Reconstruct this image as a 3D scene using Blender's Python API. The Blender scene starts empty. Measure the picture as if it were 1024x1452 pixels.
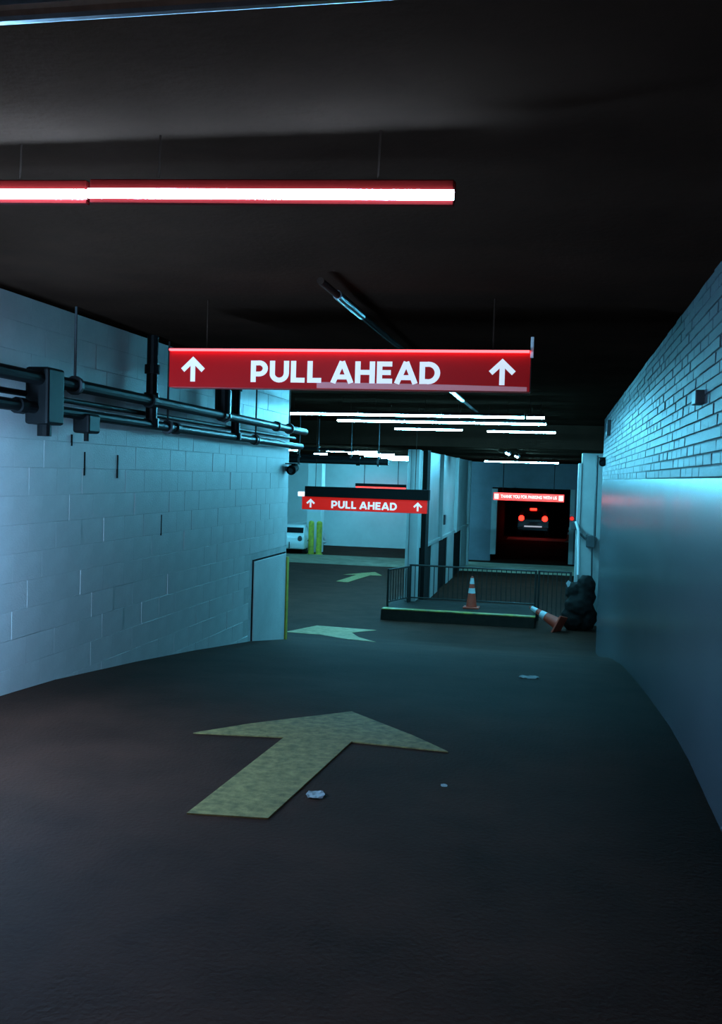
import bpy, bmesh, math, random
from mathutils import Vector, Matrix
from mathutils.geometry import tessellate_polygon

random.seed(7)
S = bpy.context.scene
COL = S.collection
R = math.radians

# ------------------------------------------------------------------ camera
# world frame: +Y runs along the driving lane, +X to the right, z = 0 on the upper floor
cam_d = bpy.data.cameras.new('camera')
cam_d.sensor_fit = 'VERTICAL'
cam_d.sensor_height = 36.0
cam_d.lens = 36.0 * 1412 / 1452
cam_d.clip_start = 0.05
cam_d.clip_end = 300
cam = bpy.data.objects.new('camera', cam_d)
COL.objects.link(cam)
yaw, pit, rol = R(11.25), R(-2.19), R(1.72)
fw = Vector((-math.sin(yaw) * math.cos(pit), math.cos(yaw) * math.cos(pit), math.sin(pit)))
r0 = Vector((math.cos(yaw), math.sin(yaw), 0))
u0 = r0.cross(fw)
rt = r0 * math.cos(rol) + u0 * math.sin(rol)
up = rt.cross(fw)
m = Matrix.Identity(4)
for i in range(3):
    m[i][0], m[i][1], m[i][2] = rt[i], up[i], -fw[i]
m[0][3], m[1][3], m[2][3] = 0, 0, 1.6
cam.matrix_world = m
S.camera = cam

# ------------------------------------------------------------------ light of the surroundings, exposure
W = bpy.data.worlds.new('night')
S.world = W
W.use_nodes = True
bg = W.node_tree.nodes['Background']
bg.inputs[0].default_value = (0.62, 0.50, 0.46, 1)
bg.inputs[1].default_value = 0.60
S.view_settings.view_transform = 'Standard'
S.view_settings.look = 'None'
S.view_settings.exposure = 0.0
S.view_settings.gamma = 1.0
S.view_settings.use_curve_mapping = False
try:
    S.cycles.use_denoising = True
    S.cycles.max_bounces = 8
    S.cycles.sample_clamp_indirect = 4.0
except Exception:
    pass

LAMP = (0.13, 0.68, 1.0)          # tint of the tubes down the ramp
LAMP_N = (0.27, 0.60, 1.0)        # tint of the entry tubes
NEAR_K, NEAR_L_K, WALL_K, ROW_K, FAR_K, BAY_K = 85.0, 150.0, 680.0, 215.0, 700.0, 740.0


# ------------------------------------------------------------------ materials
def mat(name, col, rough=0.6, var=0.0, scale=6.0, bump=0.0, bscale=60.0, metal=0.0, spec=0.5, col2=None):
    M = bpy.data.materials.new(name)
    M.use_nodes = True
    nt = M.node_tree
    b = nt.nodes['Principled BSDF']
    b.inputs['Base Color'].default_value = (*col, 1)
    b.inputs['Roughness'].default_value = rough
    b.inputs['Metallic'].default_value = metal
    b.inputs['Specular IOR Level'].default_value = spec
    tc = nt.nodes.new('ShaderNodeTexCoord')
    if var > 0 or col2:
        n = nt.nodes.new('ShaderNodeTexNoise')
        n.inputs['Scale'].default_value = scale
        n.inputs['Detail'].default_value = 6
        n.inputs['Roughness'].default_value = 0.65
        nt.links.new(tc.outputs['Object'], n.inputs['Vector'])
        r = nt.nodes.new('ShaderNodeValToRGB')
        r.color_ramp.elements[0].position = 0.35
        r.color_ramp.elements[1].position = 0.68
        c2 = col2 or tuple(c * (1 - var) for c in col)
        r.color_ramp.elements[0].color = (*c2, 1)
        r.color_ramp.elements[1].color = (*col, 1)
        nt.links.new(n.outputs['Fac'], r.inputs[0])
        nt.links.new(r.outputs[0], b.inputs['Base Color'])
    if bump > 0:
        n2 = nt.nodes.new('ShaderNodeTexNoise')
        n2.inputs['Scale'].default_value = bscale
        n2.inputs['Detail'].default_value = 4
        nt.links.new(tc.outputs['Object'], n2.inputs['Vector'])
        bp = nt.nodes.new('ShaderNodeBump')
        bp.inputs['Strength'].default_value = bump
        bp.inputs['Distance'].default_value = 0.01
        nt.links.new(n2.outputs['Fac'], bp.inputs['Height'])
        nt.links.new(bp.outputs[0], b.inputs['Normal'])
    return M


def emit(name, col, k, spec=0.5, base=0.8):
    M = bpy.data.materials.new(name)
    M.use_nodes = True
    nt = M.node_tree
    b = nt.nodes['Principled BSDF']
    b.inputs['Base Color'].default_value = (*[min(1, c) * base for c in col], 1)
    b.inputs['Roughness'].default_value = 0.35
    b.inputs['Specular IOR Level'].default_value = spec
    b.inputs['Emission Color'].default_value = (*col, 1)
    b.inputs['Emission Strength'].default_value = k
    return M


M_FLOOR = mat('asphalt', (0.056, 0.0205, 0.0130), 0.88, 0.45, 1.4, 0.5, 45, spec=0.07)
M_BAND = mat('worn_concrete', (0.68, 0.62, 0.45), 0.7, 0.35, 2.0, 0.2, 30)
M_BANDL = mat('concrete_dimmed', (0.26, 0.22, 0.15), 0.75, 0.4, 2.0, 0.2, 30, spec=0.1)  # darker copy of the band concrete, dimmed against the bay lamps
M_CEIL = mat('dark_ceiling', (0.044, 0.0205, 0.0135), 0.9, 0.3, 1.5, 0.3, 30, spec=0.0)
M_BLOCK = mat('painted_block', (0.76, 0.77, 0.76), 0.5, 0.2, 1.3, 0.35, 70)
M_BRICK = mat('glossy_painted_brick', (0.075, 0.085, 0.098), 0.52, 0.25, 2.2, 0.25, 55, spec=0.20)
M_JOINT = mat('mortar', (0.62, 0.63, 0.62), 0.75, 0.3, 3.0)
M_JOINT_D = mat('dirty_mortar', (0.05, 0.055, 0.06), 0.7, 0.3, 3.0)
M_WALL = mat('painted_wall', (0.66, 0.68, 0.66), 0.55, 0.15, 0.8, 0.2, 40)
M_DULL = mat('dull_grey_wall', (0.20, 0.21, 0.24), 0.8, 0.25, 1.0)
M_COLUMN = mat('painted_column', (0.40, 0.41, 0.40), 0.5, 0.2, 1.2, 0.2, 40)
M_BLACK = mat('flat_black', (0.008, 0.0072, 0.0068), 0.85, 0.2, 3, spec=0.1)
M_IRON = mat('dark_iron', (0.055, 0.060, 0.065), 0.45, 0.35, 9, spec=0.5)
M_STEEL = mat('galvanised_steel', (0.50, 0.52, 0.54), 0.28, 0.3, 12, metal=1.0)
M_CONDUIT = mat('dark_conduit', (0.046, 0.022, 0.015), 0.8, 0.3, 8, spec=0.05)
M_PIPE = mat('dark_pipe', (0.008, 0.0085, 0.009), 0.45, 0.4, 8, spec=0.16)
M_YELLOW = mat('yellow_paint', (0.62, 0.55, 0.03), 0.55, 0.4, 7, col2=(0.34, 0.31, 0.04))
M_CURB = mat('curb_concrete', (0.030, 0.021, 0.016), 0.85, 0.35, 5, spec=0.15)
M_CURBY = mat('worn_yellow_curb', (0.34, 0.29, 0.03), 0.6, 0.5, 6, col2=(0.10, 0.09, 0.03))
M_ARROW = mat('road_yellow', (0.36, 0.26, 0.095), 0.75, 0.55, 16, 0.3, 60, col2=(0.15, 0.115, 0.05), spec=0.1)
M_ARROW_LIT = mat('road_yellow_lit', (0.55, 0.36, 0.18), 0.75, 0.4, 6, 0.3, 60, col2=(0.30, 0.20, 0.10), spec=0.1)  # lighter copy of the arrow paint, lamplight put into the colour
M_HOUSING = mat('dark_housing', (0.010, 0.0035, 0.0030), 0.6, 0.1, 5, spec=0.15)
M_HOUS_GLOW = mat('glow_red_housing', (0.085, 0.0028, 0.0020), 0.7, 0.1, 5, spec=0.02)  # red colour stands for the glow around the near tubes
M_WHITE = mat('white_enamel', (0.80, 0.80, 0.80), 0.35)
M_RAIL = mat('black_railing', (0.018, 0.016, 0.014), 0.5, 0.3, 8)
M_ORANGE = mat('orange_rubber', (0.55, 0.050, 0.02), 0.6, 0.3, 9)
M_CONEW = mat('reflective_white', (0.55, 0.58, 0.60), 0.45, 0.2, 9)
M_TARP = mat('dark_tarp', (0.012, 0.008, 0.007), 0.75, 0.4, 4, 0.3, 12, spec=0.15)
M_PAPER = mat('litter_paper', (0.42, 0.44, 0.46), 0.7, 0.15, 30)
M_CARW = mat('white_car_paint', (0.75, 0.77, 0.77), 0.25, 0.05, 2)
M_CARD = mat('dark_car_paint', (0.030, 0.028, 0.030), 0.3, 0.1, 2)
M_GLASSD = mat('dark_glass', (0.012, 0.014, 0.016), 0.12, 0.1, 2)
M_RUBBER = mat('tyre_rubber', (0.015, 0.015, 0.015), 0.8, 0.2, 9)
M_CHROME = mat('chrome', (0.75, 0.77, 0.80), 0.15, 0.05, 3, metal=1.0)
M_REDBOX = mat('red_sign_film', (0.55, 0.020, 0.018), 0.4, 0.1, 3)
M_GLARE = emit('backlit_pale_film', (0.80, 0.30, 0.34), 0.22, 0.3, 0.5)  # glare on the near sign, put in as pinkish emission

M_TUBE_NEAR = emit('tube_near', LAMP_N, NEAR_K)
M_TUBE_WALL = emit('tube_wall', LAMP_N, WALL_K)
M_TUBE_NEARL = emit('tube_near_wall', LAMP_N, NEAR_L_K)
M_TUBE_ROW = emit('tube_row', LAMP, ROW_K)
M_TUBE_FAR = emit('tube_far', LAMP, FAR_K)
M_TUBE_BAY = emit('tube_bay', LAMP, BAY_K)
M_FACE = emit('backlit_red_face', (1.0, 0.010, 0.012), 0.055, 0.10, 0.42)
M_FACE2 = emit('backlit_red_face_second', (1.0, 0.018, 0.012), 0.36, 0.12)
M_FACE3 = emit('backlit_red_face_far', (1.0, 0.040, 0.028), 2.1)
M_LETTER = emit('backlit_letter', (0.78, 0.90, 1.0), 0.70, 0.3, 0.4)
M_LETTER3 = emit('backlit_letter_far', (1.0, 0.62, 0.55), 1.6)
M_TOPLIP = emit('sign_lamp_strip', (1.0, 0.075, 0.085), 4.5)
M_TAIL = emit('tail_lamp', (1.0, 0.015, 0.008), 8.0)
M_REDLAMP = emit('red_marker_lamp', (1.0, 0.03, 0.02), 0.8)
M_BRACKET_GLOW = emit('white_marker_lamp', (0.8, 0.93, 1.0), 1.3)  # lit look of the second sign's white end bracket, put in as emission


# ------------------------------------------------------------------ mesh helpers
def bx(bm, a, b):
    x0, y0, z0 = a
    x1, y1, z1 = b
    v = [bm.verts.new(p) for p in ((x0, y0, z0), (x1, y0, z0), (x1, y1, z0), (x0, y1, z0),
                                   (x0, y0, z1), (x1, y0, z1), (x1, y1, z1), (x0, y1, z1))]
    for f in ((0, 3, 2, 1), (4, 5, 6, 7), (0, 1, 5, 4), (1, 2, 6, 5), (2, 3, 7, 6), (3, 0, 4, 7)):
        bm.faces.new([v[i] for i in f])


def tube(bm, p, q, r, r2=None, n=10):
    p, q = Vector(p), Vector(q)
    d = (q - p).normalized()
    a = d.orthogonal().normalized()
    b = d.cross(a)
    r2 = r if r2 is None else r2
    A = [bm.verts.new(p + (a * math.cos(t) + b * math.sin(t)) * r) for t in [2 * math.pi * k / n for k in range(n)]]
    B = [bm.verts.new(q + (a * math.cos(t) + b * math.sin(t)) * r2) for t in [2 * math.pi * k / n for k in range(n)]]
    for k in range(n):
        bm.faces.new((A[k], A[(k + 1) % n], B[(k + 1) % n], B[k]))
    bm.faces.new(A[::-1])
    bm.faces.new(B)


def lathe(bm, prof, n=20, mt=None):
    """prof: (radius, z) pairs from the bottom up; mt: matrix applied"""
    rings = []
    for r, z in prof:
        ring = []
        for k in range(n):
            t = 2 * math.pi * k / n
            p = Vector((r * math.cos(t), r * math.sin(t), z))
            ring.append(bm.verts.new(mt @ p if mt else p))
        rings.append(ring)
    for A, B in zip(rings, rings[1:]):
        for k in range(n):
            bm.faces.new((A[k], A[(k + 1) % n], B[(k + 1) % n], B[k]))
    bm.faces.new(rings[0][::-1])
    bm.faces.new(rings[-1])


def prism(bm, pts, f0, f1):
    """closed outline pts; f0/f1 map an outline point to the two ends"""
    A = [bm.verts.new(f0(p)) for p in pts]
    B = [bm.verts.new(f1(p)) for p in pts]
    n = len(pts)
    for k in range(n):
        bm.faces.new((A[k], A[(k + 1) % n], B[(k + 1) % n], B[k]))
    bm.faces.new(A[::-1])
    bm.faces.new(B)


def obj(name, bm, material, parent=None, bevel=0.0, smooth=False, recalc=True):
    if recalc:
        bmesh.ops.recalc_face_normals(bm, faces=bm.faces[:])
    me = bpy.data.meshes.new(name)
    bm.to_mesh(me)
    bm.free()
    me.materials.append(material)
    if smooth:
        for p in me.polygons:
            p.use_smooth = True
    o = bpy.data.objects.new(name, me)
    COL.objects.link(o)
    if parent:
        o.parent = parent
        o.matrix_parent_inverse = Matrix.Translation(-parent.location)
    if bevel > 0:
        md = o.modifiers.new('edge', 'BEVEL')
        md.width = bevel
        md.segments = 2
        md.limit_method = 'ANGLE'
    return o


def box(name, a, b, material, parent=None, bevel=0.0):
    bm = bmesh.new()
    bx(bm, a, b)
    return obj(name, bm, material, parent, bevel)


def rod(name, p, q, r, material, parent=None, n=12):
    bm = bmesh.new()
    tube(bm, p, q, r, n=n)
    return obj(name, bm, material, parent)


def thing(name, label, cat, loc=(0, 0, 0), group=None):
    o = bpy.data.objects.new(name, None)
    o.empty_display_size = 0.1
    o.location = loc
    COL.objects.link(o)
    tag(o, label, cat, group)
    return o


def tag(o, label, cat, group=None):
    o['label'] = label
    o['category'] = cat
    if group:
        o['group'] = group
    return o


def struct(o, label=None):
    o['kind'] = 'structure'
    if label:
        o['label'] = label
        o['category'] = o.name.split('_')[0].split('.')[0]
    return o


def stuff(o):
    o['kind'] = 'stuff'
    return o


# ------------------------------------------------------------------ floor profile (ramp going down)
KN = [(-4, 0), (6, 0), (7, -.05), (8.5, -.18), (10, -.33), (12, -.55), (14.6, -.92), (18, -1.5), (20, -1.76),
      (22, -1.86), (24, -1.88), (78, -1.88)]


def fz(y):
    for (a, za), (b, zb) in zip(KN, KN[1:]):
        if a <= y <= b:
            return za + (zb - za) * (y - a) / (b - a)
    return KN[-1][1]


LOW = -1.88
CEIL, SOFF = 2.78, 2.26
XL, XR = -3.75, 0.79

bm = bmesh.new()
rows = []
y = -4.0
ys = []
while y < 78:
    ys.append(y)
    y += 0.5 if y < 25 else 4.0
ys.append(78)
xs = [-22, -14, -8, -4, -2, 0, 2.2]
for y in ys:
    rows.append([bm.verts.new((x, y, fz(y))) for x in xs])
for A, B in zip(rows, rows[1:]):
    for k in range(len(xs) - 1):
        bm.faces.new((A[k], A[k + 1], B[k + 1], B[k]))
floor = struct(obj('floor', bm, M_FLOOR, smooth=True, recalc=False))
md = floor.modifiers.new('slab', 'SOLIDIFY')
md.thickness = 0.25
md.offset = -1
box('concrete_strip', (-16, 37.0, LOW - .02), (-3.6, 41.0, LOW + 0.008), M_BANDL, floor)
box('concrete_strip', (-3.6, 37.0, LOW - .02), (0.8, 41.0, LOW + 0.008), M_BAND, floor)
box('concrete_strip', (-2.9, 57.2, LOW - .02), (0.85, 59.6, LOW + 0.008), M_BAND, floor)

# ------------------------------------------------------------------ ceiling
bm = bmesh.new()
bx(bm, (-22, -1.5, CEIL), (2.2, 22.0, CEIL + .25))
ceiling = struct(obj('ceiling', bm, M_CEIL))
box('ceiling_drop', (-22, 22.0, SOFF), (2.2, 47.0, CEIL + .25), M_CEIL, ceiling)

# ------------------------------------------------------------------ left wall of painted blocks
bm = bmesh.new()
bx(bm, (XL - .40, 2.0, -1.2), (XL - 0.005, 13.55, CEIL))
wall_left = struct(obj('wall_left', bm, M_JOINT))
wall_return = struct(box('wall_return', (-22, 13.2, -1.95), (XL - .42, 13.55, CEIL), M_WALL))


def block_mesh(name, L, H, D, ch, material):
    """a wall unit standing proud of a wall that faces +x: chamfered front, no back, 18 triangles"""
    v = []
    for x, e in ((0, 0.0), (D - ch, 0.0), (D, ch)):
        v += [(x, e, e), (x, L - e, e), (x, L - e, H - e), (x, e, H - e)]
    f = []
    for s in (0, 4):
        for k in range(4):
            f.append((s + k, s + (k + 1) % 4, s + 4 + (k + 1) % 4, s + 4 + k))
    f.append((8, 9, 10, 11))
    me = bpy.data.meshes.new(name)
    me.from_pydata(v, [], f)
    me.materials.append(material)
    return me


BL, BH = 0.4064, 0.2032
cache = {}
for r in range(-5, 15):
    z0 = r * BH - 0.05
    if z0 + BH > CEIL + 0.1:
        continue
    off = (r % 2) * BL / 2
    y0 = 5.55 + off
    while y0 < 13.5:
        y1 = min(y0 + BL, 13.55)
        h = min(BH, CEIL - z0)
        hit_plate = y1 > 12.0 and z0 + BH * .5 < 0.46
        if y1 - y0 > 0.06 and h > 0.03 and z0 + h > fz(y1) + 0.02 and not hit_plate and y1 > 6.0:
            key = (round(y1 - y0, 3), round(h, 3))
            if key not in cache:
                cache[key] = block_mesh('block', y1 - y0 - 0.002, h - 0.002, 0.012, 0.0014, M_BLOCK)
            o = bpy.data.objects.new('block', cache[key])
            dx = random.choice((0, 0, 0, 0.001, 0.002, -0.003))
            o.location = (XL - 0.012 + dx, y0 + 0.0007, z0 + 0.0007)
            o.rotation_euler = (random.uniform(-.003, .003), random.uniform(-.004, .004), random.uniform(-.003, .003))
            COL.objects.link(o)
            o.parent = wall_left
        y0 += BL
box('panel_joint', (XL - .02, 11.985, -0.95), (XL + 0.003, 13.50, 0.478), M_BLACK, wall_left)
o = box('patch_panel', (XL - .02, 12.02, -0.95), (XL + 0.012, 13.50, 0.455), M_BLOCK, wall_left, 0.004)
box('corner_guard', (XL - .03, 13.50, -1.0), (XL + 0.03, 13.60, 0.40), M_YELLOW, wall_left, 0.006)
# hairline dark joints that stand open between some blocks
for (ya, za, hh) in ((8.01, 1.50, .20), (9.0, .95, .20), (7.18, 1.75, .09), (7.4, 1.52, .19)):
    box('open_joint', (XL - .004, ya, za), (XL + 0.0035, ya + .022, za + hh), M_BLACK, wall_left)

# ------------------------------------------------------------------ right wall: bricks above, smooth painted below
bm = bmesh.new()
bx(bm, (XR + 0.008, 2.0, -2.1), (XR + .35, 19.6, CEIL))
wall_right = struct(obj('wall_right', bm, M_JOINT_D))
rough = mat('glossy_painted_render', (0.085, 0.10, 0.115), 0.26, 0.25, 1.6)
nt = rough.node_tree
tc, mp = nt.nodes.new('ShaderNodeTexCoord'), nt.nodes.new('ShaderNodeMapping')
mp.inputs['Scale'].default_value = (1, 0.55, 0.03)
nz, bp = nt.nodes.new('ShaderNodeTexNoise'), nt.nodes.new('ShaderNodeBump')
nz.inputs['Scale'].default_value = 1.6
nz.inputs['Detail'].default_value = 1
bp.inputs['Strength'].default_value = 0.6
bp.inputs['Distance'].default_value = 0.05
nt.links.new(tc.outputs['Object'], mp.inputs[0])
nt.links.new(mp.outputs[0], nz.inputs['Vector'])
nt.links.new(nz.outputs['Fac'], bp.inputs['Height'])
nt.links.new(bp.outputs[0], nt.nodes['Principled BSDF'].inputs['Normal'])
box('painted_render', (XR, 2.0, -2.1), (XR + .02, 19.6, 1.632), rough, wall_right)
CH, CL = 0.0677, 0.305
rest = bmesh.new()
bmesh_cache = {}
n_brick = 0
for r in range(17):
    z0 = 1.635 + r * CH
    h = min(CH, CEIL - z0)
    if h < .02:
        continue
    y0 = 4.55 + (r % 2) * CL / 2
    k = 0
    while y0 < 19.55:
        L = min(CL, 19.6 - y0)
        proud = random.choice((0, 0, 0.001, 0.002, -0.001, 0.004 if r > 7 else 0.001))
        if k < 17 and n_brick < 290:
            key = (round(h, 4), round(L, 3))
            if key not in bmesh_cache:
                me = block_mesh('brick', L - 0.008, h - 0.008, 0.010, 0.003, M_BRICK)
                me.transform(Matrix.Scale(-1, 4, (1, 0, 0)))
                me.flip_normals()
                bmesh_cache[key] = me
            o = bpy.data.objects.new('brick', bmesh_cache[key])
            o.location = (XR + 0.010 - proud, y0 + 0.004, z0 + 0.004)
            o.rotation_euler = (0, random.uniform(-.03, .03), random.uniform(-.014, .014))
            COL.objects.link(o)
            o.parent = wall_right
            n_brick += 1
        else:
            bx(rest, (XR - proud, y0 + .004, z0 + .004), (XR + .012, y0 + L - .004, z0 + h - .004))
        y0 += CL
        k += 1
stuff(obj('brickwork', rest, M_BRICK, wall_right))

# recess, pillar and the wall beyond the end of the brick wall
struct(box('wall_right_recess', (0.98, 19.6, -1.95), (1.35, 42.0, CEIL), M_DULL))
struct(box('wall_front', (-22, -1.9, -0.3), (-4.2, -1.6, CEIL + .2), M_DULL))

# ------------------------------------------------------------------ back of the left bay, portal and tunnel at the end
wall_back = struct(box('wall_back', (-22, 46.6, -1.95), (-3.3, 47.0, SOFF + .1), M_WALL))
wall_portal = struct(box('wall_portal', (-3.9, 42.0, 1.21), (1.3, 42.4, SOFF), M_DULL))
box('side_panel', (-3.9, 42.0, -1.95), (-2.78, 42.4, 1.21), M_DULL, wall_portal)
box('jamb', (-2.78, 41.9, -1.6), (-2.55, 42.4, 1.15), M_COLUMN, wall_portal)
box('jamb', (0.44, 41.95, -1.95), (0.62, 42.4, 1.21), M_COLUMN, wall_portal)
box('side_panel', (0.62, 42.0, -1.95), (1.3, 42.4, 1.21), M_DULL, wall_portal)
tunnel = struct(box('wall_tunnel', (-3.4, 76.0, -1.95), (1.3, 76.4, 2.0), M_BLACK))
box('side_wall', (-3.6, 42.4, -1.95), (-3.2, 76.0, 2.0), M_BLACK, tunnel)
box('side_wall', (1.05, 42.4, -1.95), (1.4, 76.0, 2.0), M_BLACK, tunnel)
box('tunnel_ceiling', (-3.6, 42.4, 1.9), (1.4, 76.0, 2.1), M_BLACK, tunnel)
struct(box('wall_side_bay', (-22.3, 13.2, -1.95), (-22, 47.0, CEIL), M_WALL))

# ------------------------------------------------------------------ divider: columns and openings between the two lanes
XD = -3.5
EDG = [26.5, 30.1, 34.5, 39.4]
div = struct(box('wall_divider', (XD - .34, EDG[0], -0.30), (XD - .06, EDG[-1], SOFF), M_COLUMN))
for i in range(3):
    a, b = EDG[i], EDG[i + 1]
    w = b - a
    box('pier', (XD - .40, a + w * .48, LOW - .02), (XD - .02, b - w * .06, -0.30), M_COLUMN, div, 0.01)
    box('pilaster', (XD - .42, a - .07, -0.33), (XD + .05, a + .16, SOFF), M_COLUMN, div, 0.012)
    box('opening_darkness', (XD - .36, a + .1, LOW - .02), (XD - .05, a + w * .5, -0.30), M_BLACK, div)  # black sheet standing for the darkness inside the opening
    box('low_lintel', (XD - .41, a, -0.34), (XD + .01, b, -0.24), M_COLUMN, div, 0.01)
box('pilaster', (XD - .42, EDG[-1] - .12, LOW - .02), (XD + .05, EDG[-1] + .10, SOFF), M_COLUMN, div, 0.012)

c = thing('concrete_column', 'pale painted concrete column on the island behind the railing, nearest of its row', 'column', (-3.64, 25.2, -1.6))
box('shaft', (-3.80, 25.0, -1.6), (-3.50, 25.45, SOFF), M_COLUMN, c, 0.015)
box('corner_trim', (-3.715, 24.985, -1.58), (-3.705, 25.0, SOFF - .02), M_IRON, c)
box('service_shaft', (-3.48, 25.5, -1.6), (-3.36, 26.1, SOFF), M_BLACK, c)  # plain black box filling the gap beside the column

t = tag(box('junction_box', (XD - .01, 30.35, 0.12), (XD + .09, 30.62, 0.42), M_IRON, None, 0.01),
        'small black box fixed to the pale wall between the lanes', 'box')

# pale column with two yellow posts in the left bay
c = thing('concrete_column', 'pale column behind the two yellow posts in the far left bay', 'column', (-10.3, 42.3, LOW))
box('shaft', (-10.75, 42.0, LOW), (-10.12, 42.6, SOFF), M_WALL, c, 0.02)
for xx, lab in ((-10.33, 'left'), (-9.98, 'right')):
    b_ = thing('bollard', 'yellow bollard at the far left bay column, the %s one of the pair' % lab, 'bollard', (xx, 41.2, LOW), 'yellow bollards in the far bay')
    bm = bmesh.new()
    lathe(bm, [(.12, 0), (.12, 1.34), (.10, 1.39), (.05, 1.42)], 16, Matrix.Translation((xx, 41.2, LOW)))
    obj('post', bm, M_YELLOW, b_, smooth=False)
    bm = bmesh.new()
    lathe(bm, [(.17, 0), (.17, .02), (.14, .03)], 16, Matrix.Translation((xx, 41.2, LOW)))
    obj('base_plate', bm, M_YELLOW, b_)

# ------------------------------------------------------------------ pillar at the end of the right wall and what is fixed to it
pl = struct(box('pillar_right', (0.50, 24.5, -1.95), (1.0, 25.2, SOFF), M_COLUMN, None, 0.015))
box('edge_strip', (0.42, 24.46, -1.95), (0.50, 25.1, SOFF - .25), M_COLUMN, pl, 0.01)
o = thing('conduit', 'pale conduit running up the left edge of the right pillar', 'conduit', (0.44, 24.2, -0.62))
rod('pipe', (0.50, 24.2, -0.64), (0.47, 24.2, 0.42), 0.035, M_WHITE, o)
rod('elbow', (0.47, 24.2, 0.42), (0.40, 24.25, 0.62), 0.035, M_WHITE, o)
o = thing('control_box', 'dark control box on the pillar at the end of the right wall', 'box', (0.40, 24.15, .45))
box('case', (0.30, 24.28, 0.42), (0.42, 24.46, 0.60), M_IRON, o, 0.012)
box('lid', (0.32, 24.265, 0.44), (0.40, 24.28, 0.58), M_IRON, o, 0.006)
o = thing('wall_box', 'dark boxed tangle of fittings between the right pillar and the brick wall', 'box', (0.75, 23.9, .1))
box('case', (0.66, 24.2, 0.02), (0.86, 24.48, 0.30), M_IRON, o, 0.015)
rod('lever', (0.66, 24.25, .20), (0.50, 24.3, .34), 0.025, M_IRON, o)
rod('cable', (0.80, 24.2, .02), (0.82, 24.3, -.75), 0.02, M_IRON, o)
rod('cable', (0.84, 24.0, .30), (0.84, 24.2, 2.2), 0.03, M_IRON, o)


def spy_camera(loc, side, label):
    x, y, z = loc
    o = thing('security_camera', label, 'camera', loc, 'black security cameras')
    rod('mount', (x + side * .13, y, z), (x + side * .02, y, z), 0.035, M_IRON, o)
    bm = bmesh.new()
    tube(bm, (x, y + .10, z + .02), (x, y - .09, z - .02), .062, .068, 16)
    obj('body', bm, M_BLACK, o)
    bm = bmesh.new()
    tube(bm, (x, y - .088, z - .02), (x, y - .10, z - .022), .045, .03, 16)
    obj('lens', bm, M_GLASSD, o)
    box('sun_shield', (x - .075, y - .14, z + .065), (x + .075, y + .10, z + .08), M_BLACK, o, 0.004)


spy_camera((XL + .10, 13.4, 1.64), -1, 'black security camera at the far end of the left block wall')
spy_camera((XR - .05, 18.6, 1.95), 1, 'black security camera at the far end of the right brick wall')
tag(box('junction_box', (XR - .05, 5.98, 2.06), (XR + .01, 6.14, 2.14), M_IRON, None, 0.006),
    'small dark box high on the right brick wall', 'box')
tag(box('junction_box', (XR - .06, 17.0, 2.36), (XR + .01, 17.3, 2.62), M_IRON, None, 0.006),
    'dark box under the ceiling at the far end of the right wall', 'box')


# ------------------------------------------------------------------ strip lights
def strip_light(label, a, b, z, tubemat, group, along='x', at=0.0, ceil=CEIL, red=False, r=0.020, roll=0.0):
    """batten from a to b along x (at lane position `at`) or along y (at x position `at`)"""
    def P(s, d, h):
        return (s, at + d, z + h) if along == 'x' else (at + d, s, z + h)
    o = thing('strip_light', label, 'light', P((a + b) / 2, 0, .1), group)
    hm = M_HOUS_GLOW if red else M_HOUSING
    box('housing', P(a + .004, -.006 if red else -.06, 0.016 if red else .012), P(b - .004, .045 if red else .06, 0.052), hm, o, 0.004)
    bm = bmesh.new()
    tube(bm, P(a + .002, -.006, 0), P(b - .002, -.006, 0), r, n=12)
    obj('tube', bm, tubemat, o, smooth=False)
    for s in (a, b - .012):
        box('end_cap', P(s, .004, -.018), P(s + .012, .034, .05), hm, o, 0.003)
    for s in (a + .2 * (b - a), b - .2 * (b - a)):
        rod('hanger', P(s, 0, .055), P(s, 0, ceil - z), 0.004, M_CONDUIT, o, 6)
    if red:
        box('glow_lip', P(a + .004, .002, -.030), P(b - .004, .03, -.012), hm, o)  # red lip standing for the glow under the tube
    o.rotation_euler = (0, roll, 0)
    return o


G1 = 'strip lights over the entry'
strip_light('long bright strip light with edge coloured as red glow high over the entry, right unit', -1.705, -0.38, 2.562, M_TUBE_NEAR, G1, at=3.37, red=True, r=.017, roll=R(1.7))
strip_light('bright strip light with edge coloured as red glow meeting the left block wall', -3.05, -1.712, 2.598, M_TUBE_NEARL, G1, at=3.37, red=True, r=.017, roll=R(1.7))
o = thing('unseen_wall_light', 'unseen upright strip light added on the left wall beside the entry', 'light', (XL + .1, 4.5, .6))  # out-of-view lamp added to brighten the near left wall
box('unseen_back_plate', (XL + .0, 4.42, .55), (XL + .05, 4.58, 1.75), M_HOUSING, o, .006)
for zz in (.58, 1.70):
    box('bracket', (XL + .05, 4.48, zz - .015), (XL + .40, 4.52, zz + .015), M_HOUSING, o, .004)
rod('tube', (XL + .38, 4.5, .60), (XL + .38, 4.5, 1.68), .020, M_TUBE_WALL, o)
G2 = 'strip lights in the middle row'
for n_, (a, b) in enumerate(((-4.3, -3.04), (-3.03, -1.77), (-1.76, -.55), (-.52, -.26))):
    strip_light(('strip light at the left end of the upper lit row behind the near sign',
                 'second strip light from the left in the upper lit row',
                 'third strip light from the left in the upper lit row',
                 'very short strip light ending the upper lit row on the right')[n_], a, b, 2.5, M_TUBE_ROW, G2, at=14.85)
for n_, (a, b) in enumerate(((-3.76, -2.6), (-2.59, -1.43), (-1.42, -.26))):
    strip_light(('strip light at the left end of the second lit row',
                 'middle strip light of the second lit row',
                 'strip light at the right end of the second lit row')[n_], a, b, 2.5, M_TUBE_ROW, G2, at=16.6)
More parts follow.
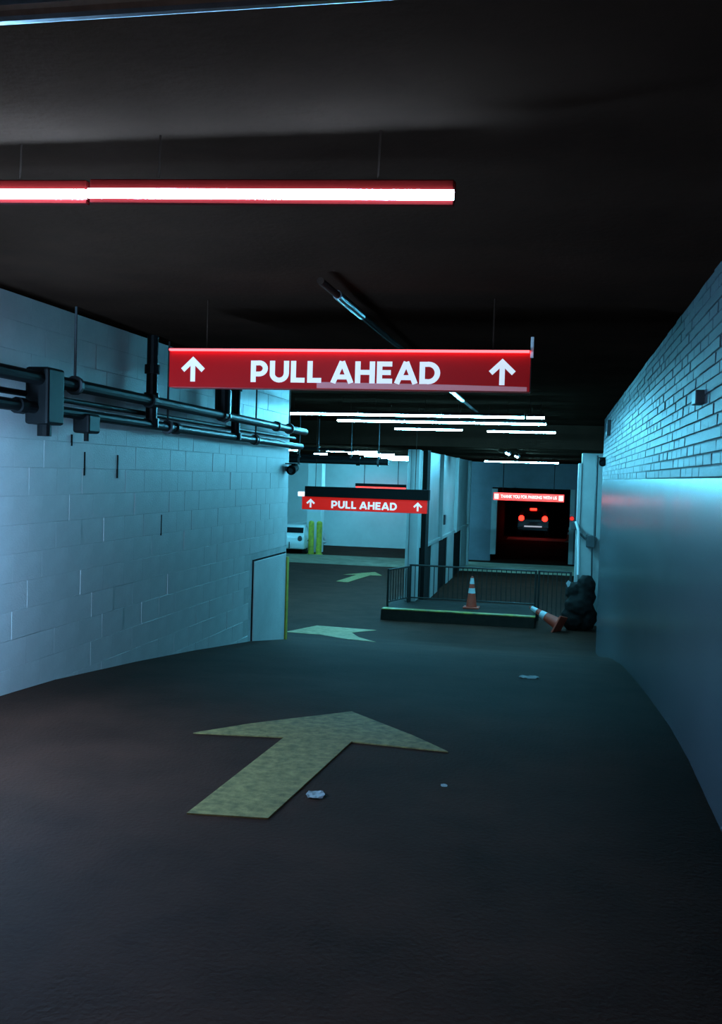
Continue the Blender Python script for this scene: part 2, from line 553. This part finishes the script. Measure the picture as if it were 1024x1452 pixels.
strip_light('thin single strip light under the second lit row, near its middle', -3.2, -1.88, 2.5, M_TUBE_ROW, G2, at=19.2)
strip_light('single strip light under the right end of the second lit row', -1.42, -.12, 2.5, M_TUBE_ROW, G2, at=19.45)
G3 = 'strip lights over the right lane'
strip_light('left one of two joined strip lights low before the far red sign', -2.42, -1.26, 2.13, M_TUBE_FAR, G3, at=32.4, ceil=SOFF)
strip_light('right one of two joined strip lights low before the far red sign', -1.25, -.08, 2.13, M_TUBE_FAR, G3, at=32.4, ceil=SOFF)
strip_light('strip light seen end on above the joined pair, its nearer one', 22.5, 23.7, 2.16, M_TUBE_FAR, G3, along='y', at=-1.20, ceil=SOFF)
strip_light('strip light seen end on above the joined pair, its farther one', 25.4, 26.6, 2.16, M_TUBE_FAR, G3, along='y', at=-1.12, ceil=SOFF)
G4 = 'strip lights in the left bay'
for lab, a, b, y_, z_ in (('left bay strip light added to brighten the back wall, nearer of two', -13.4, -12.1, 38.5, 2.16),  # this one and the next are added to brighten the back wall
                          ('left bay strip light added to brighten the back wall, farther of two', -9.3, -8.0, 42.5, 2.16),
                          ('left bay strip light nearest the dark overhead pipes', -5.85, -4.55, 24.7, 2.16),
                          ('left bay strip light second from the pipes', -5.85, -4.55, 27.4, 2.16),
                          ('left bay strip light in the middle of the lit cluster', -5.95, -4.55, 30.2, 2.16),
                          ('left bay strip light fourth from the pipes', -5.95, -4.55, 33.2, 2.16),
                          ('left bay strip light deepest in the cluster beside the pale column', -6.3, -4.75, 36.5, 2.16),
                          ('left bay strip light half hidden behind the end of the block wall', -8.0, -6.67, 24.9, 2.16),
                          ('short left bay strip light left of the lit cluster', -7.25, -6.85, 29.0, 2.16)):
    strip_light(lab, a, b, z_, M_TUBE_BAY, G4, at=y_, ceil=SOFF)


# ------------------------------------------------------------------ hanging signs
def stroke(bm, pts, w, P, closed=False):
    """flat ribbon of width w along pts (2d), mapped by P"""
    pts = [p for i, p in enumerate(pts) if i == 0 or math.dist(p, pts[i - 1]) > .012]
    n = len(pts)
    L, Rr = [], []
    for i in range(n):
        p = Vector(pts[i])
        d0 = (Vector(pts[i]) - Vector(pts[i - 1])).normalized() if i > 0 else None
        d1 = (Vector(pts[i + 1]) - Vector(pts[i])).normalized() if i < n - 1 else None
        d0 = d0 or d1
        d1 = d1 or d0
        n0, n1 = Vector((-d0.y, d0.x)), Vector((-d1.y, d1.x))
        mm = (n0 + n1).normalized()
        k = 1 / max(.35, mm.dot(n0))
        L.append(bm.verts.new(P(p + mm * w / 2 * k)))
        Rr.append(bm.verts.new(P(p - mm * w / 2 * k)))
    for i in range(n - 1):
        bm.faces.new((L[i], Rr[i], Rr[i + 1], L[i + 1]))


def arc(cx, cy, rx, ry, a0, a1, n=12):
    return [(cx + rx * math.cos(R(a0 + (a1 - a0) * k / n)), cy + ry * math.sin(R(a0 + (a1 - a0) * k / n))) for k in range(n + 1)]


T = 0.225      # stroke weight for cap height 1
h_ = T / 2
GLY = {
    'P': (0.74, [[(h_, 0), (h_, 1)], [(h_, 1 - h_), (.30, 1 - h_)] + arc(.36, .635, .27, .26, 90, -90) + [(.30, .375), (h_, .375)]]),
    'U': (0.82, [[(h_, 1), (h_, .42)] + arc(.41, .42, .305, .315, 180, 360) + [(.715, 1)]]),
    'L': (0.62, [[(h_, 1), (h_, 0)], [(h_, h_), (.60, h_)]]),
    'A': (0.92, [[(.08, 0), (.46, .99)], [(.46, .99), (.84, 0)], [(.22, .28), (.70, .28)]]),
    'H': (0.82, [[(h_, 0), (h_, 1)], [(.715, 0), (.715, 1)], [(h_, .5), (.715, .5)]]),
    'E': (0.66, [[(h_, 0), (h_, 1)], [(h_, 1 - h_), (.63, 1 - h_)], [(h_, h_), (.64, h_)], [(h_, .5), (.58, .5)]]),
    'D': (0.84, [[(h_, 0), (h_, 1)], [(h_, 1 - h_), (.30, 1 - h_)] + arc(.36, .5, .37, .395, 90, -90) + [(.30, h_), (h_, h_)]]),
    ' ': (0.22, []),
}


def lettering(bm, text, x0, x1, z0, z1, y):
    adv = 0.085
    total = sum(GLY[ch][0] + adv for ch in text) - adv
    sx, sz = (x1 - x0) / total, (z1 - z0)
    cx = 0.0
    for ch in text:
        w, strokes = GLY[ch]
        for k, st in enumerate(strokes):
            stroke(bm, st, T, lambda p, c=cx, k=k: (x0 + (c + p[0]) * sx, y - .0004 * k, z0 + p[1] * sz))
        cx += w + adv


def sign_arrow(bm, x, z0, z1, hw, y):
    t_ = (z1 - z0) * .20
    cz = z1
    k = (z1 - z0) * .52
    stroke(bm, [(x - hw, cz - k - t_ * .15), (x, cz - t_ * .70), (x + hw, cz - k - t_ * .15)], t_, lambda p: (p[0], y, p[1]))
    stroke(bm, [(x, z0), (x, cz - t_ * .9)], t_, lambda p: (p[0], y - .0005, p[1]))


def hanging_sign(label, x0, x1, z0, z1, y, face, letters, ceil, hood=False, second=False):
    o = thing('hanging_sign', label, 'sign', ((x0 + x1) / 2, y, z0))
    D = .12
    box('case', (x0, y + .004, z0), (x1, y + D, z1), M_REDBOX, o, 0.004)
    box('face', (x0 + .003, y - .002, z0 + .003), (x1 - .003, y + .005, z1 - .003), face, o)
    s = (x1 - x0) / 2.49
    H = z1 - z0
    yy = y - .005
    bm = bmesh.new()
    lettering(bm, 'PULL AHEAD', x0 + .597 * s, x0 + 1.902 * s, z0 + H * .165, z0 + H * .74, yy)
    obj('lettering', bm, letters, o)
    for xc in (x0 + .178 * s, x1 - .182 * s):
        bm = bmesh.new()
        sign_arrow(bm, xc, z0 + H * .16, z0 + H * .84, .075 * s, yy)
        obj('arrow_symbol', bm, letters, o)
    for xx in (x0 + .25, x1 - .25):
        rod('hanger_rod', (xx, y + .07, z1), (xx, y + .07, ceil), 0.006, M_CONDUIT, o, 8)
    return o


SX0, SX1, SZ0, SZ1, SY = -2.705, -0.215, 2.165, 2.42, 6.58
s1 = hanging_sign('large red lit hanging sign reading PULL AHEAD, nearest of the signs', SX0, SX1, SZ0, SZ1, SY, M_FACE, M_LETTER, CEIL)
box('lamp_strip', (SX0 + .01, SY - .030, SZ1 - .004), (SX1 - .01, SY + .004, SZ1 + .010), M_TOPLIP, s1)
box('added_lamp_hood', (SX0 + .005, SY - .034, SZ1 + .010), (SX1 - .005, SY + .05, SZ1 + .016), M_BLACK, s1)  # cap added to keep the red strip light off the ceiling
box('end_bracket', (SX1 - .005, SY - .010, SZ1 - .035), (SX1 + .016, SY + .02, SZ1 + .10), M_WHITE, s1, 0.003)
# glare along the lower right of the face, added as a glowing strip
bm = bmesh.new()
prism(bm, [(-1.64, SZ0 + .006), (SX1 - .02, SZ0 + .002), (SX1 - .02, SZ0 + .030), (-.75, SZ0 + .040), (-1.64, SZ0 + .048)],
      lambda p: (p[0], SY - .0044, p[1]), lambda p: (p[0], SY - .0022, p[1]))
obj('glare_strip', bm, M_GLARE, s1)

s2 = hanging_sign('smaller red lit sign reading PULL AHEAD under a black hood, second along the ramp', -4.945, -2.475, .875, 1.13, 18.9, M_FACE2, M_LETTER, CEIL)
box('hood', (-4.88, 18.84, 1.13), (-2.44, 19.05, 1.33), M_BLACK, s2, 0.006)
box('end_lamp', (-5.02, 18.85, 1.13), (-4.90, 18.93, 1.22), M_BRACKET_GLOW, s2, 0.01)  # white end bracket, its lit look put in as emission

# far sign over the right lane
s3 = thing('hanging_sign', 'far red glowing sign reading THANK YOU FOR PARKING WITH US above the dark car', 'sign', (-1.08, 36, .83))
box('case', (-2.33, 36.004, .81), (.16, 36.12, 1.08), M_REDBOX, s3, .004)
box('face', (-2.325, 35.996, .815), (.155, 36.005, 1.075), M_FACE3, s3)
fc = bpy.data.curves.new('lettering_curve', 'FONT')
fc.body = 'THANK YOU FOR PARKING WITH US'
fc.size = .155
fc.align_x = 'CENTER'
fc.align_y = 'CENTER'
fc.offset = .004
tmp = bpy.data.objects.new('lettering_source', fc)
COL.objects.link(tmp)
dg = bpy.context.evaluated_depsgraph_get()
me = bpy.data.meshes.new_from_object(tmp.evaluated_get(dg))
bpy.data.objects.remove(tmp)
wd = max(v.co.x for v in me.vertices) - min(v.co.x for v in me.vertices)
me.transform(Matrix.Translation((-1.085, 35.990, .945)) @ Matrix.Rotation(R(90), 4, 'X') @ Matrix.Diagonal((1.98 / wd, 1, 1, 1)))
me.materials.append(M_LETTER3)
lt = bpy.data.objects.new('lettering', me)
COL.objects.link(lt)
lt.parent = s3
lt.matrix_parent_inverse = Matrix.Translation(-s3.location)
for xc in (-2.22, .05):
    bm = bmesh.new()
    bx(bm, (xc - .075, 35.988, .855), (xc + .075, 35.994, 1.035))
    obj('end_symbol', bm, M_LETTER3, s3)
for xx in (-2.0, -.2):
    rod('hanger_rod', (xx, 36.06, 1.08), (xx, 36.06, SOFF), .012, M_BLACK, s3, 8)

s4 = thing('hanging_sign', 'red lit strip under a black hood, partly hidden behind the second sign', 'sign', (-8.2, 45.8, .9))
box('hood', (-9.40, 45.7, 1.02), (-7.02, 45.95, 1.16), M_BLACK, s4, .006)
box('lit_strip', (-9.38, 45.72, .88), (-7.04, 45.90, 1.02), M_FACE3, s4, .004)
rod('hanger_rod', (-9.0, 45.82, 1.16), (-9.0, 45.82, SOFF), .015, M_BLACK, s4, 8)
rod('hanger_rod', (-7.4, 45.82, 1.16), (-7.4, 45.82, SOFF), .015, M_BLACK, s4, 8)

# ------------------------------------------------------------------ pipes
def pipe(label, p, q, r, material, group, name='overhead_pipe', collars=(), rods=(), top=CEIL):
    o = thing(name, label, 'pipe', p, group)
    rod('pipe_run', p, q, r, material, o, 14)
    P, Q = Vector(p), Vector(q)
    d = (Q - P).normalized()
    for s in collars:
        c_ = P + d * s
        bm = bmesh.new()
        tube(bm, c_ - d * .04, c_ + d * .04, r * 1.35, n=14)
        obj('coupling', bm, material, o)
    for s in rods:
        c_ = P + d * s
        rod('hanger_rod', c_, (c_.x, c_.y, top), .010, M_IRON, o, 8)
        bm = bmesh.new()
        tube(bm, c_ - d * .018, c_ + d * .018, r * 1.5, n=12)
        obj('hanger_clamp', bm, M_IRON, o)
    return o


G5 = 'pipes along the left block wall'
pipe('upper dark pipe along the left block wall', (XL + .17, 3.0, 2.21), (XL + .17, 13.75, 2.17), .048, M_PIPE, G5, collars=(2.0, 5.3, 7.2, 9.3), rods=(3.9, 7.3, 9.9))
pipe('lower dark pipe along the left block wall', (XL + .13, 3.0, 2.01), (XL + .13, 13.7, 1.96), .042, M_PIPE, G5, collars=(3.2, 6.0, 8.5), rods=(5.8, 8.55))
pipe('thin pipe clipped just under the upper dark pipe', (XL + .06, 3.0, 2.10), (XL + .06, 13.6, 2.07), .022, M_PIPE, G5)
G6 = 'drop pipes on the left block wall'
pipe('thick vertical drop pipe on the left wall beside the near sign', (XL + .13, 8.42, CEIL), (XL + .13, 8.42, 1.96), .050, M_PIPE, G6, name='drop_pipe', collars=(.3, .55, .78))
pipe('vertical drop pipe on the left wall below the near sign', (XL + .13, 10.78, CEIL), (XL + .13, 10.78, 1.94), .050, M_PIPE, G6, name='drop_pipe', collars=(.25, .8))
pipe('short vertical drop pipe ending at the upper pipe', (XL + .17, 10.22, CEIL), (XL + .17, 10.22, 2.2), .085, M_PIPE, G6, name='drop_pipe', collars=(.2,))
o = thing('pipe_valve', 'dark boxed valve on the pipes at the near end of the left wall', 'valve', (XL + .15, 6.5, 1.95))
box('body', (XL + .06, 6.38, 1.88), (XL + .24, 6.62, 2.28), M_PIPE, o, .02)
rod('drain_stub', (XL + .15, 6.5, 1.90), (XL + .15, 6.5, 1.80), .05, M_PIPE, o)
o = thing('pipe_valve', 'small dark valve under the lower pipe on the left wall', 'valve', (XL + .13, 7.18, 1.9))
box('body', (XL + .06, 7.08, 1.85), (XL + .20, 7.28, 2.00), M_PIPE, o, .02)
rod('stem', (XL + .13, 7.18, 1.87), (XL + .13, 7.18, 1.79), .02, M_PIPE, o)
G7 = 'ceiling conduits'
cd = pipe('dark conduit with shiny sleeves added as highlights running along the dark ceiling over the lane', (-1.417, 5.7, 2.72), (-1.46, 19.8, 2.72), .022, M_CONDUIT, G7, name='ceiling_conduit')
for a_, b_ in ((6.15, 6.95), (12.4, 14.6)):
    rod('highlight_sleeve', (-1.40 - .0032 * (a_ - 1), a_, 2.72), (-1.40 - .0032 * (b_ - 1), b_, 2.72), .030, M_STEEL, cd)  # shiny sections added where highlights fall on the conduit
pipe('shiny pipe across the ceiling at the top of the picture, nearer one', (-3.7, 2.22, 2.685), (0.7, 2.22, 2.685), .028, M_STEEL, G7, name='ceiling_conduit', collars=(1.2,), rods=(.4, 3.8))
pipe('shiny pipe across the ceiling at the top of the picture, higher one', (-3.7, 2.13, 2.735), (0.7, 2.13, 2.735), .030, M_STEEL, G7, name='ceiling_conduit', rods=(.6, 3.9))
G8 = 'pipes across the left bay'
pipe('dark pipe crossing the left bay under the lights, lower one', (-9.5, 19.2, 1.84), (-3.3, 19.2, 1.84), .060, M_PIPE, G8, collars=(3.0, 5.6), rods=(2.0, 4.4, 6.0))
pipe('dark pipe crossing the left bay under the lights, upper one', (-9.5, 20.4, 2.02), (-4.1, 20.4, 1.92), .045, M_PIPE, G8, collars=(4.0,), rods=(3.0, 5.2))
pipe('dark thin pipe crossing the left bay behind the other two', (-9.5, 21.2, 2.2), (-4.4, 21.2, 2.1), .035, M_PIPE, G8, rods=(4.3,))

# ------------------------------------------------------------------ arrows painted on the floor
def painted_arrow(label, pts, material=M_ARROW, group='painted floor arrows'):
    """outline in floor coordinates laid on the ramp, 3 mm of paint"""
    bm = bmesh.new()
    vs = [bm.verts.new((x, y, 0)) for x, y in pts]
    for tri in tessellate_polygon([[Vector((x, y, 0)) for x, y in pts]]):
        bm.faces.new([vs[k] for k in tri])
    bmesh.ops.subdivide_edges(bm, edges=bm.edges[:], cuts=5, use_grid_fill=True)
    bmesh.ops.triangulate(bm, faces=bm.faces[:])
    for v in bm.verts:
        v.co.z = fz(v.co.y) + .007
    g = bmesh.ops.extrude_face_region(bm, geom=bm.faces[:])
    for v in [e for e in g['geom'] if isinstance(e, bmesh.types.BMVert)]:
        v.co.z -= .02
    o = obj('painted_arrow', bm, material)
    tag(o, label, 'arrow', group)
    return o


painted_arrow('large worn yellow arrow painted on the near floor',
              [(-1.64, 4.32), (-1.26, 4.36), (-1.16, 5.76), (-.58, 5.72), (-1.34, 6.62), (-2.12, 5.66), (-1.57, 5.73)])
painted_arrow('pale arrow painted on the ramp beyond the corner of the block wall',
              [(-5.55, 20.1), (-5.25, 21.7), (-3.85, 21.5), (-4.25, 20.75), (-3.25, 18.1), (-4.0, 18.7), (-4.75, 20.0)], M_ARROW_LIT)
painted_arrow('faint arrow painted on the far floor of the left bay',
              [(-6.95, 31.2), (-6.55, 31.1), (-6.30, 33.6), (-5.9, 33.7), (-6.35, 34.8), (-7.2, 33.4), (-6.75, 33.5)], M_ARROW)

# ------------------------------------------------------------------ island with railing
isl = thing('traffic_island', 'low raised island with worn yellow curb carrying the black railing', 'island', (-2.2, 24.3, LOW))
bm = bmesh.new()
bx(bm, (-4.10, 23.40, LOW - .02), (-.46, 25.50, -1.62))
bx(bm, (-4.10, 25.50, LOW - .02), (-3.40, 26.2, -1.62))
obj('body', bm, M_CURB, isl, .02)
box('curb_edge', (-4.08, 23.39, -1.625), (-.45, 23.62, -1.595), M_CURBY, isl, .01)
box('paving', (-4.0, 23.63, -1.622), (-.50, 25.48, -1.600), mat('island_paving', (.03, .022, .018), .85, .4, 4, spec=.1), isl)


def railing(label, p, q, z0, z1, n, side):
    o = thing('railing', label, 'railing', p, 'railings on the island')
    P, Q = Vector(p), Vector(q)
    rod('top_rail', (P.x, P.y, z1), (Q.x, Q.y, z1), .024, M_RAIL, o, 8)
    rod('bottom_rail', (P.x, P.y, z0 + .12), (Q.x, Q.y, z0 + .12), .018, M_RAIL, o, 8)
    for t_ in (0, 1):
        c_ = P.lerp(Q, t_)
        rod('post', (c_.x, c_.y, z0), (c_.x, c_.y, z1 + .02), .028, M_RAIL, o, 8)
    bm = bmesh.new()
    tube(bm, (0, 0, z0 + .12), (0, 0, z1), .011, n=6)
    bmesh.ops.recalc_face_normals(bm, faces=bm.faces[:])
    me = bpy.data.meshes.new('bar')
    bm.to_mesh(me)
    bm.free()
    me.materials.append(M_RAIL)
    for k in range(1, n):
        c_ = P.lerp(Q, k / n)
        b_ = bpy.data.objects.new('bar', me)
        COL.objects.link(b_)
        b_.parent = o
        b_.matrix_parent_inverse = Matrix.Translation(-o.location)
        b_.location = (c_.x, c_.y, 0)
    return o


railing('long black barred railing across the island behind the upright cone', (-3.62, 24.85, -1.6), (-.50, 24.85, -1.6), -1.6, -.66, 26, 0)
railing('short black barred railing closing the left end of the island', (-3.66, 24.75, -1.6), (-4.0, 23.75, -1.6), -1.6, -.70, 8, 0)
# railing continues beyond the island to the heap by the wall
railing('black barred railing on the floor right of the island', (-.42, 24.85, LOW), (.34, 24.85, LOW), LOW, -.66, 7, 0)


# ------------------------------------------------------------------ cones
def cone(label, mt, h):
    o = thing('traffic_cone', label, 'cone', mt.translation[:], 'orange traffic cones')
    k = h / .76

    def rad(z):
        return (.135 - (.135 - .030) * z / .76)
    bm = bmesh.new()
    bx(bm, (-.19, -.19, 0), (.19, .19, .035))
    bm.transform(mt @ Matrix.Scale(k, 4))
    obj('base', bm, M_ORANGE, o, .008)
    for nm, z0, z1, mm, e in (('body', .035, .76, M_ORANGE, 0), ('collar', .36, .48, M_CONEW, .003), ('upper_collar', .58, .72, M_CONEW, .003)):
        bm = bmesh.new()
        prof = [(rad(z0) + e, z0), (rad(z1) + e, z1)] if e else [(rad(z0), z0), (rad(.4), .4), (rad(.74), .74), (.02, .76)]
        lathe(bm, prof, 24, mt @ Matrix.Scale(k, 4))
        obj(nm, bm, mm, o, smooth=False)
    return o


cone('orange traffic cone with white collars standing upright on the island', Matrix.Translation((-2.02, 24.35, -1.6)), .78)
bq, tip = Vector((.12, 23.12, -1.72)), Vector((-.62, 23.50, -1.36))
zax = (tip - bq).normalized()
xax = Vector((0, 1, 0)).cross(zax).normalized()
yax = zax.cross(xax)
mt = Matrix((xax, yax, zax)).transposed().to_4x4()
mt.translation = bq
cone('orange traffic cone fallen over against the right end of the island', mt, .86)
cone('small orange traffic cone far away beside the tunnel', Matrix.Translation((.60, 57.6, LOW)), .85)

# ------------------------------------------------------------------ dark heap by the wall
bm = bmesh.new()
rng = random.Random(3)
for x, y, z, rx, ry, rz in ((.42, 23.58, -1.58, .28, .27, .32), (.70, 23.66, -1.56, .25, .28, .34), (.54, 23.54, -1.30, .33, .28, .30),
                            (.60, 23.66, -1.10, .31, .27, .30), (.44, 23.64, -1.00, .22, .22, .24), (.68, 23.66, -.84, .22, .22, .26)):
    g = bmesh.ops.create_icosphere(bm, subdivisions=3, radius=1.0)
    ph = [rng.uniform(0, 6) for _ in range(3)]
    for v in g['verts']:
        d = v.co.normalized()
        w_ = 1 + .07 * math.sin(7 * d.x + ph[0]) * math.sin(6 * d.y + ph[1]) + .05 * math.sin(13 * d.z + 5 * d.x + ph[2])
        v.co = Vector((x + d.x * rx * w_, y + d.y * ry * w_, max(LOW + .002, z + d.z * rz * w_)))
heap = tag(obj('covered_heap', bm, M_TARP, None, smooth=True),
           'dark bulky heap against the end of the right wall beside the railing', 'heap')
md = heap.modifiers.new('one_skin', 'REMESH')
md.mode = 'VOXEL'
md.voxel_size = .028
md.use_smooth_shade = True
bm = bmesh.new()
prism(bm, [(-.05, .02), (0, .09), (.055, .05), (.03, -.04), (-.01, -.07)],
      lambda p: (.27 + p[0], 23.40, -.80 + p[1]), lambda p: (.27 + p[0], 23.44, -.80 + p[1]))
obj('pale_tag', bm, M_PAPER, heap)


# ------------------------------------------------------------------ cars
def wheel(parent, x, y, r, w):
    bm = bmesh.new()
    tube(bm, (x - w / 2, y, LOW + r), (x + w / 2, y, LOW + r), r, n=20)
    wl = obj('wheel', bm, M_RUBBER, parent, .02)
    bm = bmesh.new()
    tube(bm, (x - w / 2 - .01, y, LOW + r), (x + w / 2 + .01, y, LOW + r), r * .6, n=16)
    obj('hub_cap', bm, M_STEEL, wl)


def car_body(bm, cx, y0, prof, W, roofW):
    """prof: (y, z, t) outline seen from the side; t in 0..1 pulls the side in towards the roof"""
    A, B = [], []
    for y, z, t_ in prof:
        w = (W + (roofW - W) * t_) / 2
        A.append(bm.verts.new((cx - w, y0 + y, LOW + z)))
        B.append(bm.verts.new((cx + w, y0 + y, LOW + z)))
    n = len(prof)
    for k in range(n):
        bm.faces.new((A[k], A[(k + 1) % n], B[(k + 1) % n], B[k]))
    bm.faces.new(A[::-1])
    bm.faces.new(B)


# dark sport utility, rear towards us, brake lamps lit
CXs, CYs = -1.52, 61.0
car = thing('car', 'dark car in the tunnel seen from behind with three red brake lights lit', 'car', (CXs, CYs + 2.2, LOW))
bm = bmesh.new()
car_body(bm, CXs, CYs, [(.05, .35, 0), (0, .55, 0), (.02, 1.02, .05), (.22, 1.62, .9), (.50, 1.74, 1), (2.6, 1.76, 1), (3.3, 1.12, .1),
                        (4.4, 1.0, .05), (4.6, .7, 0), (4.55, .35, 0)], 1.92, 1.45)
obj('body', bm, M_CARD, car, .05)
bm = bmesh.new()
prism(bm, [(-.62, 1.10), (.62, 1.10), (.54, 1.54), (-.54, 1.54)],
      lambda p: (CXs + p[0], CYs + .02 + (p[1] - 1.02) * .33 - .02, LOW + p[1]), lambda p: (CXs + p[0], CYs + .05 + (p[1] - 1.02) * .33, LOW + p[1]))
obj('rear_window', bm, M_GLASSD, car)
for sx in (-1, 1):
    bm = bmesh.new()
    lathe(bm, [(.17, 0), (.17, .03), (.11, .055)], 18,
          Matrix.Translation((CXs + sx * .70, CYs + .03, LOW + 1.10)) @ Matrix.Rotation(R(90), 4, 'X'))
    obj('tail_light', bm, M_TAIL, car)
box('brake_light', (CXs - .20, CYs + .10, LOW + 1.58), (CXs + .20, CYs + .17, LOW + 1.72), M_TAIL, car, .02)
box('lit_strip', (CXs - .52, CYs - .09, LOW + .58), (CXs + .54, CYs - .02, LOW + .655), emit('lit_rear_strip', (0.75, 0.85, 1.0), 0.5), car, .01)  # pale bumper strip, its brightness put in as emission
box('bumper', (CXs - .90, CYs - .08, LOW + .36), (CXs + .90, CYs + .1, LOW + .57), M_CARD, car, .04)
box('plate_recess', (CXs - .27, CYs - .015, LOW + .72), (CXs + .27, CYs + .02, LOW + .90), M_IRON, car, .01)
for sx in (-.84, .84):
    for yy in (.85, 3.7):
        wheel(car, CXs + sx, CYs + yy, .36, .22)

# white low car in the left bay
CXs, CYs = -11.42, 40.6
car = thing('car', 'white low car half hidden behind the end of the block wall', 'car', (CXs, CYs + 2.1, LOW))
bm = bmesh.new()
car_body(bm, CXs, CYs, [(.06, .22, 0), (0, .50, 0), (.10, .76, .05), (.30, .88, .12), (1.1, 1.20, .9), (2.2, 1.26, .9), (3.1, .88, .12),
                        (4.2, .66, .05), (4.3, .3, 0), (4.2, .22, 0)], 1.86, 1.20)
obj('body', bm, M_CARW, car, .07)
bm = bmesh.new()
prism(bm, [(-.80, .90), (.80, .90), (.68, 1.10), (-.68, 1.10)],
      lambda p: (CXs + p[0], CYs + .26 + (p[1] - .88) * 2.5, LOW + p[1]), lambda p: (CXs + p[0], CYs + .36 + (p[1] - .88) * 2.5, LOW + p[1]))
obj('rear_window', bm, M_GLASSD, car)
for sx in (-1, 1):
    bm = bmesh.new()
    lathe(bm, [(.11, 0), (.11, .02), (.07, .04)], 16, Matrix.Translation((CXs + sx * .74, CYs + .06, LOW + .66)) @ Matrix.Rotation(R(90), 4, 'X') @ Matrix.Diagonal((.9, 1.25, 1, 1)))
    obj('tail_light', bm, M_IRON, car)
box('panel_seam', (CXs + .28, CYs - .02, LOW + .25), (CXs + .31, CYs + .02, LOW + .52), M_BLACK, car)
for sx in (-.80, .80):
    for yy in (.8, 3.4):
        wheel(car, CXs + sx, CYs + yy, .31, .24)

# ------------------------------------------------------------------ small lamps and litter
o = thing('marker_lamp', 'small red lamp on the right edge of the tunnel mouth', 'lamp', (.53, 41.9, .0))
bm = bmesh.new()
lathe(bm, [(.09, 0), (.09, .03), (.05, .06)], 14, Matrix.Translation((.53, 41.93, .02)) @ Matrix.Rotation(R(90), 4, 'X'))
obj('lens', bm, M_REDLAMP, o)
bm = bmesh.new()
lathe(bm, [(.11, 0), (.11, .03)], 14, Matrix.Translation((.53, 41.955, .02)) @ Matrix.Rotation(R(90), 4, 'X'))
obj('rim', bm, M_IRON, o)


def litter(label, x, y, L, Wd, rot, seed):
    rg = random.Random(seed)
    bm = bmesh.new()
    n = 7
    g = [[None] * n for _ in range(n)]
    for i in range(n):
        for j in range(n):
            u, v = i / (n - 1) - .5, j / (n - 1) - .5
            px, py = u * L * (1 - .5 * abs(v)), v * Wd * (1 - .3 * abs(u))
            c_, s_ = math.cos(rot), math.sin(rot)
            X, Y = x + px * c_ - py * s_, y + px * s_ + py * c_
            g[i][j] = bm.verts.new((X, Y, fz(Y) + .004 + rg.random() * L * .06 + .05 * L * (.5 + v)))
    for i in range(n - 1):
        for j in range(n - 1):
            bm.faces.new((g[i][j], g[i + 1][j], g[i + 1][j + 1], g[i][j + 1]))
    o = obj('paper_scrap', bm, M_PAPER)
    md = o.modifiers.new('sheet', 'SOLIDIFY')
    md.thickness = .0015
    tag(o, label, 'litter', 'paper scraps on the floor')


litter('crumpled white paper scrap beside the shaft of the large yellow arrow', -1.13, 4.74, .095, .10, .2, 1)
litter('long pale paper scrap on the ramp near the right wall', -.22, 9.45, .19, .16, -.1, 2)
litter('tiny pale scrap on the dark floor right of the large arrow', -.53, 5.08, .035, .04, .3, 4)
